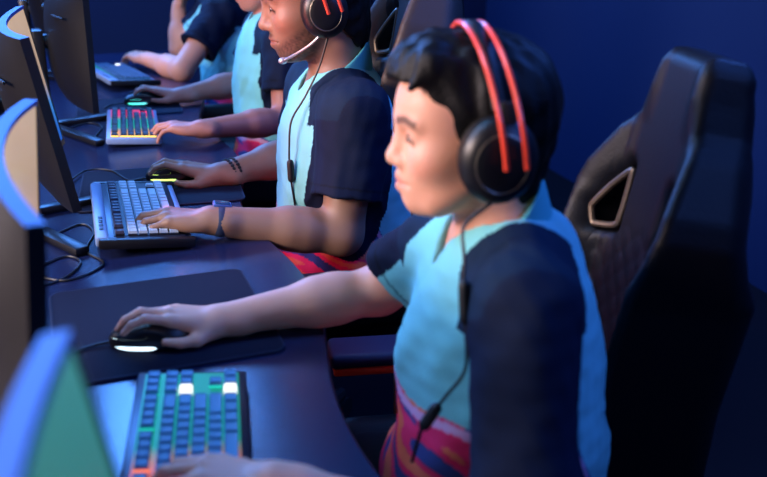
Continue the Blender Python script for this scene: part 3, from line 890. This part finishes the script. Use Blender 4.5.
    jc = np.tile(np.array(teal), (len(jv), 1))
    pz = jv[:, 2] - ht['pz'] + 1.3 * np.maximum(-.04 - aa, 0) + .03 * np.sin(sl_ * 16 + aa * 9) + .012 * np.sin(aa * 40)
    ph = (np.sin(pz * 70 + sl_ * 30) + .7 * np.sin(pz * 130 - aa * 50 + 1) + .5 * np.sin(aa * 60 + sl_ * 44))
    pat = np.where((ph > .55)[:, None], np.array(lin('#ff7a5a')), np.where((ph > -.9)[:, None], np.array(lin('#ff3468')), np.array(lin(ht['pdark']))))
    pat = np.where((np.abs(pz + .012) < .007)[:, None], np.array(lin('#e8a8c8')), pat)
    jc = np.where(((pz < 0) & (lab == 0))[:, None], pat, jc)
    for k, sd in ((1, 'L'), (3, 'R')):
        a, he, ax = hem[sd]; rel = jv - a; rel = rel - (rel @ ax)[:, None] * ax; rel /= np.maximum(np.linalg.norm(rel, axis=1), 1e-6)[:, None]
        inner = rel @ ((-tl if sd == 'L' else tl) * .92 - up * .38)
        sleevec = np.where(((inner > .42) & (sd == 'R'))[:, None], np.array(teal), np.array(navy))
        al = (he - jv) @ ax
        sleevec = np.where((np.abs(al - .022) < .0022)[:, None], sleevec * .45, sleevec)
        jc = np.where((lab == k)[:, None], sleevec, jc)
    jc = np.where(((lab == 2) | (lab == 4))[:, None], np.array(yk), jc)
    jers = None
    for k, (u_, f_) in split(jv, jq, lab, {0: 1, 1: 1, 2: 1, 3: 1, 4: 1}).items():
        nm = {0: 'jersey', 1: 'sleeve', 3: 'sleeve', 2: 'shoulder_panel', 4: 'shoulder_panel'}[k]
        o = mesh(nm, jv[u_], f_, M_cloth, root if k == 0 else jers, cols=jc[u_], off=base)
        if k == 0: jers = o
    # collar: a standing band open at the throat
    kx = nk_top - nb; kx /= np.linalg.norm(kx)
    cp = [Cap(nb - kx * .07 + tf * .012, nb + kx * .09, .090 * s, .074 * s, 0), Fn(lambda p: (p - nb) @ kx - .040 + .62 * ((p - nb) @ tf), .006, 'i'),
          Fn(lambda p: -((p - nb) @ kx) - .030 - .62 * ((p - nb) @ tf), .006, 'i'),
          Cap(nb - kx * .1 + tf * .012, nb + kx * .2, .082 * s, .066 * s, .003, 's'),
          Fn(lambda p: np.maximum(np.abs((p - nb) @ tl) - .010 - .35 * np.maximum((p - nb) @ kx + .055, 0), -((p - nb) @ tf)), .004, 's')]
    cv, cq = surface(cp, nb - .16, nb + .16, .003)
    mesh('collar', cv, cq, M_cloth, jers, cols=np.tile(np.array(lin(ht['collar'])), (len(cv), 1)), off=base)
    # ---------------- trousers and shoes
    tp = [Ell(pv, V(.15, .185, .125), TT.T, .05)]
    for (hip, kn, an) in legs: tp += [Cap(hip, kn, .092, .072, .05), Cap(kn, an, .07, .056, .03)]
    tp.append(Fn(lambda p: .085 - p[:, 2], .005, 'i')); tp.append(Fn(lambda p: p[:, 2] - pv[2] - .07, .005, 'i'))
    tp.append(Fn(lambda p: wav(p, 9, 40, .003, 5), 0, 'd'))
    lo = np.min(np.stack([np.minimum(np.minimum(a, c), d) for a, c, d in legs]), 0) - .2; hi = np.max(np.stack([np.maximum(np.maximum(a, c), d) for a, c, d in legs]), 0) + .2
    tv, tq = surface(tp, lo, hi, .008); mesh('trousers', tv, tq, M_trouser, root, off=base)
    for an in feet:
        a = an.copy(); a[2] = .055
        sp = [Cap(a - tf * .04, a + tf * .15 - V(0, 0, .012), .044, .036, .02), Cap(a, a + V(0, 0, .05), .048, .046, .02), Fn(lambda p: .012 - p[:, 2], .006, 'i'), Fn(lambda p: p[:, 2] - .105, .004, 'i')]
        sv, sq = surface(sp, a - .25, a + .25, .006); so = mesh('shoe', sv, sq, M_shoe, root, off=base)
        BM().box(tuple(a + tf * .055 - base + V(0, 0, -.047)), (.28, .085, .014), .004, Matrix(((tf[0], tl[0], 0, 0), (tf[1], tl[1], 0, 0), (0, 0, 1, 0), (0, 0, 0, 1)))).done('sole', M_sole, so)
    return dict(root=root, O=O, R=R, s=s, nb=nb, tf=tf, tl=tl)

SHORT = dict(vol=[((-.014, 0, .040), (.101, .082, .086)), ((-.03, 0, .01), (.083, .080, .095)), ((-.050, 0, -.05), (.060, .060, .10))],
             line=([-.12, -.07, -.045, -.02, .01, .03, .055, .075, .09, .12], [-.115, -.11, -.065, -.012, -.022, -.004, .028, .050, .060, .066]), amp=.0016, freq=300)
QUIFF = dict(vol=[((-.014, 0, .045), (.107, .087, .086)), ((-.034, 0, .015), (.090, .083, .100)), ((-.052, 0, -.05), (.058, .062, .09)), ((.040, 0, .088), (.066, .066, .042))],
             line=([-.12, -.07, -.045, -.02, .005, .03, .055, .075, .09, .12], [-.115, -.11, -.07, -.03, -.03, .004, .044, .070, .078, .08]),
             locks=[((.060, y, .100), (.108 - abs(y) * .40, y * 1.1 + o, .082 + zz), .016, .005) for y, o, zz in ((-.05, -.004, -.012), (-.036, .006, -.002), (-.022, -.004, -.006), (-.008, .004, .001), (.006, -.003, -.006), (.020, .004, .0), (.034, .002, -.008), (.048, .004, -.014))],
             amp=.0022, freq=260)
TEAL = dict(teal='#80cfcc', navy='#08142c', yoke='#0e2238', collar='#58b8b8', pdark='#3e4c88', pz=.735)

f1 = (-1, .16)
P1 = person('nearest player in teal jersey and dual-band headset, right hand on mouse', dict(
    H=(.437, 1.030, 1.110), look=f1, pitch=0, s=.93, face=(-1, .10), neck=(.487, 1.022, .968), chest=(.490, 1.02, .80), waist=(.495, 1.02, .63), pelvis=(.51, 1.03, .50),
    shL=(.448, .858, .935), elL=(.395, .730, .690), wrL=(.130, .798, .800), handL=((-1, .40, .10), (0.1, 0, 1), TYPE),
    shR=(.458, 1.165, .893), elR=(.392, 1.262, .795), wrR=(.138, 1.262, .778), handR=((-1, .08, .22), (.2, .0, 1), GRIP), hs=.90, hemL=.85, hemR=.62, seed=3, bulk=.95),
    '#e0a488', dict(TEAL, pz=.765), QUIFF, dict(fat=.006, nose=.95, lip='#c87a70', cheek='#ec9c88', brow=.8), h=.003)
P2 = person('bearded man in teal and navy jersey with headset, watch and bracelet', dict(
    H=(.443, 1.905, 1.188), look=(-1, .10), pitch=9, s=1.05, face=(-1, .05), neck=(.495, 1.90, 1.015), chest=(.505, 1.90, .84), waist=(.515, 1.90, .66), pelvis=(.53, 1.90, .52),
    shL=(.490, 1.735, .968), elL=(.440, 1.680, .738), wrL=(.180, 1.695, .790), handL=((-1, .30, .10), (.1, 0, 1), TYPE),
    shR=(.49, 2.07, .965), elR=(.46, 2.13, .79), wrR=(.250, 2.06, .774), handR=((-1, .45, .20), (.2, 0, 1), GRIP), hs=.90, hemL=.70, hemR=.6, seed=8, bulk=1.1),
    '#8e6e5a', dict(TEAL, pz=.735), SHORT, dict(fat=.002, nose=1.1, lip='#7e4840', cheek='#9a6450', brow=.95), h=.003, beard=True)
P3 = person('player in teal jersey half hidden behind the bearded man, hands on mouse and keyboard', dict(
    H=(.505, 2.840, 1.178), look=(-1, .05), pitch=8, s=.95, face=(-1, .0), neck=(.535, 2.84, 1.03), chest=(.53, 2.84, .86), waist=(.54, 2.84, .68), pelvis=(.56, 2.84, .51),
    shL=(.535, 2.67, .985), elL=(.515, 2.60, .765), wrL=(.250, 2.455, .792), handL=((-1, .38, .10), (.1, 0, 1), TYPE),
    shR=(.53, 3.0, .985), elR=(.47, 3.06, .80), wrR=(.25, 2.99, .782), handR=((-1, .35, .2), (.2, 0, 1), GRIP), hs=.90, hemL=.62, hemR=.6, seed=12, bulk=.92),
    '#b87a68', dict(TEAL, pz=.70), SHORT, dict(fat=.0), h=.0045)
REST = dict(curl=[(30, 45, 30), (35, 50, 30), (40, 50, 30), (45, 50, 30)], thumb=[(.018, .022, -.008), (.045, .045, -.02), (.070, .050, -.034), (.09, .045, -.046)])
P4 = person('farthest player in teal jersey with chin propped on raised hand', dict(
    H=(.475, 3.72, 1.165), look=(-1, .1), pitch=6, s=1.0, face=(-1, .05), neck=(.525, 3.70, 1.01), chest=(.53, 3.70, .84), waist=(.545, 3.70, .67), pelvis=(.565, 3.70, .51),
    shL=(.465, 3.55, .972), elL=(.295, 3.44, .785), wrL=(.185, 3.665, .797), handL=((-.55, 1, .08), (0, .1, 1), TYPE),
    shR=(.49, 3.86, .965), elR=(.335, 3.92, .795), wrR=(.347, 3.945, .965), handR=((.25, -.25, 1), (-.9, .3, .2), REST), hemL=.60, hemR=.6, seed=15),
    '#d89a80', dict(TEAL, pz=.70, collar='#40a8a0'), SHORT, dict(fat=.0), h=.0045)

# ------------------------------------------------------------------ headsets, watch, bracelet
def headset(label, P, bows, cs=1., mic=False, mic_tip=None, cable=None, remote=None, m_cup=M_black):
    O, R, s = P['O'], P['R'], P['s']
    M4 = Matrix(((R[0][0], R[0][1], R[0][2], O[0]), (R[1][0], R[1][1], R[1][2], O[1]), (R[2][0], R[2][1], R[2][2], O[2]), (0, 0, 0, 1)))
    t = thing('headset', label, 'headset', (0, 0, 0), 0, 'over-ear headsets worn by players'); t.matrix_world = M4
    w = lambda p: tuple(V(p) * s)
    arc = lambda x, ry, rz, a0=12, a1=168, z0=.02: [w((x + .022 * math.sin(math.radians(a)), ry * math.cos(math.radians(a)), z0 + rz * math.sin(math.radians(a)))) for a in np.linspace(a0, a1, 25)]
    vs = []; fs = []
    A = [np.array(arc(x, .095, .117)) for x in (-.030, -.012)]; Bq = [np.array(arc(x, .099, .124)) for x in (-.030, -.012)]
    for i in range(25): vs += [A[0][i], A[1][i], Bq[1][i], Bq[0][i]]
    for i in range(24):
        for k in range(4): fs.append((i * 4 + k, i * 4 + (k + 1) % 4, i * 4 + 4 + (k + 1) % 4, i * 4 + 4 + k))
    fs += [(0, 1, 2, 3), (99, 98, 97, 96)]
    mesh('headband', vs, fs, M_blackm, t, smooth=True)
    for x in bows:
        bp = arc(x, .150, .136, -9, 189, .004)
        BM().tube(bp, .0035 * s, 8, 2).done('bow_tube', M_red, t)
    for y in (1, -1):
        tilt = Matrix.Rotation(math.radians(8 * y), 4, 'X')
        c = Vector(w((-.008 if cs == 1 else -.016, y * .098, -.018)))
        prof = [(0, .026), (.02, .0265), (.034, .023), (.043, .014), (.046, .004), (.046, -.004), (.042, -.008)]
        vs = []; fs = []; n = 32
        for (r, d) in prof:
            for k in range(n):
                a = 2 * math.pi * k / n; vs.append(c + Vector((r * cs * math.cos(a), y * d, r * 1.12 * cs * math.sin(a))) * s)
        for i in range(len(prof) - 1):
            for k in range(n): fs.append((i * n + k, i * n + (k + 1) % n, i * n + n + (k + 1) % n, i * n + n + k))
        o = mesh('ear_cup', [tuple(v) for v in vs], fs, m_cup, t)
        BM().tube([tuple(c + Vector((.030 * cs * math.cos(a), y * .0225, .0335 * cs * math.sin(a))) * s) for a in np.linspace(0, 2 * math.pi, 24, endpoint=False)], .0022 * s, 6, 0, True).done('cup_ring', M_cupring, o)
        ring = [tuple(c + Vector((.034 * cs * math.cos(a), -y * .014, .040 * cs * math.sin(a))) * s) for a in np.linspace(0, 2 * math.pi, 28, endpoint=False)]
        BM().tube(ring, .0115 * s, 10, 0, True).done('ear_pad', M_leatherpad, t)
        BM().box(tuple(c + Vector((-.008, y * .012, .052)) * s), (.022 * s, .008 * s, .05 * s), .003).done('yoke', M_blackm, t)
    if mic:
        c = V(-.006, .112, -.045)
        BM().tube([w(c), w((.025, .098, -.072)), w((.062, .066, -.094)), w(mic_tip)], .0026 * s, 8).done('microphone_boom', M_micmetal, t)
        BM().sph(w(mic_tip), (.010 * s, .008 * s, .007 * s)).done('microphone', M_micmetal, t)
    if cable:
        inv = M4.inverted(); pts = [tuple(inv @ Vector(p)) for p in cable]
        o = BM().tube(pts, .0024, 6, 8).done('cable', M_cord, t)
        for rm in (remote or []):
            a, c = [Vector(inv @ Vector(p)) for p in rm]
            BM().tube([tuple(a), tuple(a * .75 + c * .25), tuple(a * .25 + c * .75), tuple(c)], lambda q: .0075 * (1 - abs(2 * q - 1) ** 6 * .5), 10, 4).done('inline_remote', M_cord, o)
    return t
M_cupring = mat('gunmetal_ring', '#7a7468', .35, metal=.8)
M_leatherpad = mat('ear_cushion_leatherette', '#26231f', .45, bump=.2, bscale=300)
M_micmetal = mat('grey_metal_boom', '#b8b8c0', .35, metal=.7)
headset('black headset with two red head tubes on the nearest player', P1, (-.036, -.010), 1.13,
        cable=[(.449, .940, 1.062), (.425, .925, 1.045), (.392, .925, 1.02), (.385, .905, .985), (.379, .892, .945), (.378, .876, .905), (.375, .868, .86), (.352, .872, .825), (.328, .880, .785), (.318, .89, .73)],
        remote=[((.381, .894, .965), (.378, .878, .915)), ((.345, .874, .816), (.326, .878, .783))])
headset('black headset with metal microphone boom on the bearded man', P2, (-.032, -.006), mic=True, mic_tip=(.083, .036, -.106),
        cable=[(.45, 1.79, 1.13), (.43, 1.80, 1.06), (.40, 1.805, 1.0), (.372, 1.815, .95), (.362, 1.80, .90), (.360, 1.79, .84), (.370, 1.78, .74)],
        remote=[((.361, 1.792, .872), (.361, 1.786, .825))])

def wrist_thing(name, label, cat, J, t, r):
    pass
w2 = V(.180, 1.695, .790); d2 = (w2 - V(.440, 1.680, .738)); d2 /= np.linalg.norm(d2)
c = w2 - d2 * .018
wt = thing('smartwatch', 'dark watch with pale square face on the bearded man\'s left wrist', 'watch', tuple(c))
def ringpts(d, r1, r2, n=28):
    d = V(d); a = np.cross(d, V(0, 0, 1)); a /= np.linalg.norm(a); bb = np.cross(a, d)
    return [tuple(a * r1 * math.cos(q) + bb * r2 * math.sin(q)) for q in np.linspace(0, 2 * math.pi, n, endpoint=False)], a, bb
pts, a_, b_ = ringpts(d2, .0335, .029)
BM().tube(pts, .0028, 8, 0, True, flat=3.6).done('strap', mat('navy_watch_strap', '#1c2c48', .6), wt)
Mx = Matrix(((d2[0], a_[0], b_[0], 0), (d2[1], a_[1], b_[1], 0), (d2[2], a_[2], b_[2], 0), (0, 0, 0, 1)))
o = BM().box(tuple(b_ * .029 + a_ * .012), (.036, .03, .011), .003, Mx).done('watch_case', M_silver_lit, wt)
BM().box(tuple(b_ * .0348 + a_ * .012), (.03, .024, .0012), .0004, Mx).done('watch_glass', mat('dark_glass', '#284a66', .08), o)
w2 = V(.250, 2.06, .774); d2 = w2 - V(.46, 2.13, .79); d2 /= np.linalg.norm(d2)
for i, (o_, lb) in enumerate(((.020, 'black bead bracelet on the right wrist, nearer the hand'), (.034, 'black bead bracelet on the right wrist, nearer the elbow'))):
    br = thing('beaded_bracelet', lb + ' of the bearded man', 'bracelet', tuple(w2 - d2 * o_), 0, 'two bead bracelets on one wrist')
    pts, _, _ = ringpts(d2, .0345, .0295, 22)
    for p in pts: BM().sph(p, .0048, 8).done('bead', M_rubber, br)

# ------------------------------------------------------------------ light
def area(name, loc, tgt, sx, sy, color, power, spread=180):
    l = bpy.data.lights.new(name, 'AREA'); l.shape = 'RECTANGLE'; l.size = sx; l.size_y = sy; l.color = color; l.energy = power
    l.spread = math.radians(spread)
    o = bpy.data.objects.new(name, l); COL.objects.link(o); o.location = loc
    o.rotation_euler = (Vector(tgt) - Vector(loc)).to_track_quat('-Z', 'Y').to_euler(); return o
area('warm_key_lamp', (-2.2, 1.1, 1.9), (.45, 1.4, 1.0), 1.7, .6, (1, .77, .71), 132)
area('warm_arm_fill', (-1.15, 1.5, 2.75), (.30, 1.5, .85), .5, 2.6, (1, .62, .56), 24)  # added unseen fill that brightens the arms and hands
area('blue_far_strip', (-.7, 4.75, 2.95), (0, 2.0, .75), 2.6, 1.3, (.08, .30, 1.), 420)
area('cyan_ceiling_strip', (-.75, 1.6, 2.8), (.1, 1.6, .8), .7, 3.6, (.10, .44, 1.), 85)
area('blue_room_lamp', (2.0, 1.3, 2.6), (.5, 1.4, .9), .7, 1.0, (.06, .20, 1.), 40)
area('blue_rear_lamp', (1.9, -.9, 2.5), (.55, 1.3, .9), .9, .9, (.10, .24, 1.), 26)
area('blue_wall_washer', (1.3, 3.4, 3.0), (2.3, 3.6, .9), .3, 3.0, (.05, .28, 1.), 7)
area('magenta_corner_lamp', (1.9, 1.9, .25), (2.3, 2.1, .7), .3, .3, (1, .1, .4), 1.0)
area('red_underdesk_strip', (.07, 1.8, .70), (.5, 1.8, .60), .02, 4.0, (1, .14, .10), 7)
wd = bpy.data.worlds.new('world'); SC.world = wd; wd.use_nodes = True
wd.node_tree.nodes['Background'].inputs[0].default_value = (.02, .05, .16, 1); wd.node_tree.nodes['Background'].inputs[1].default_value = .1
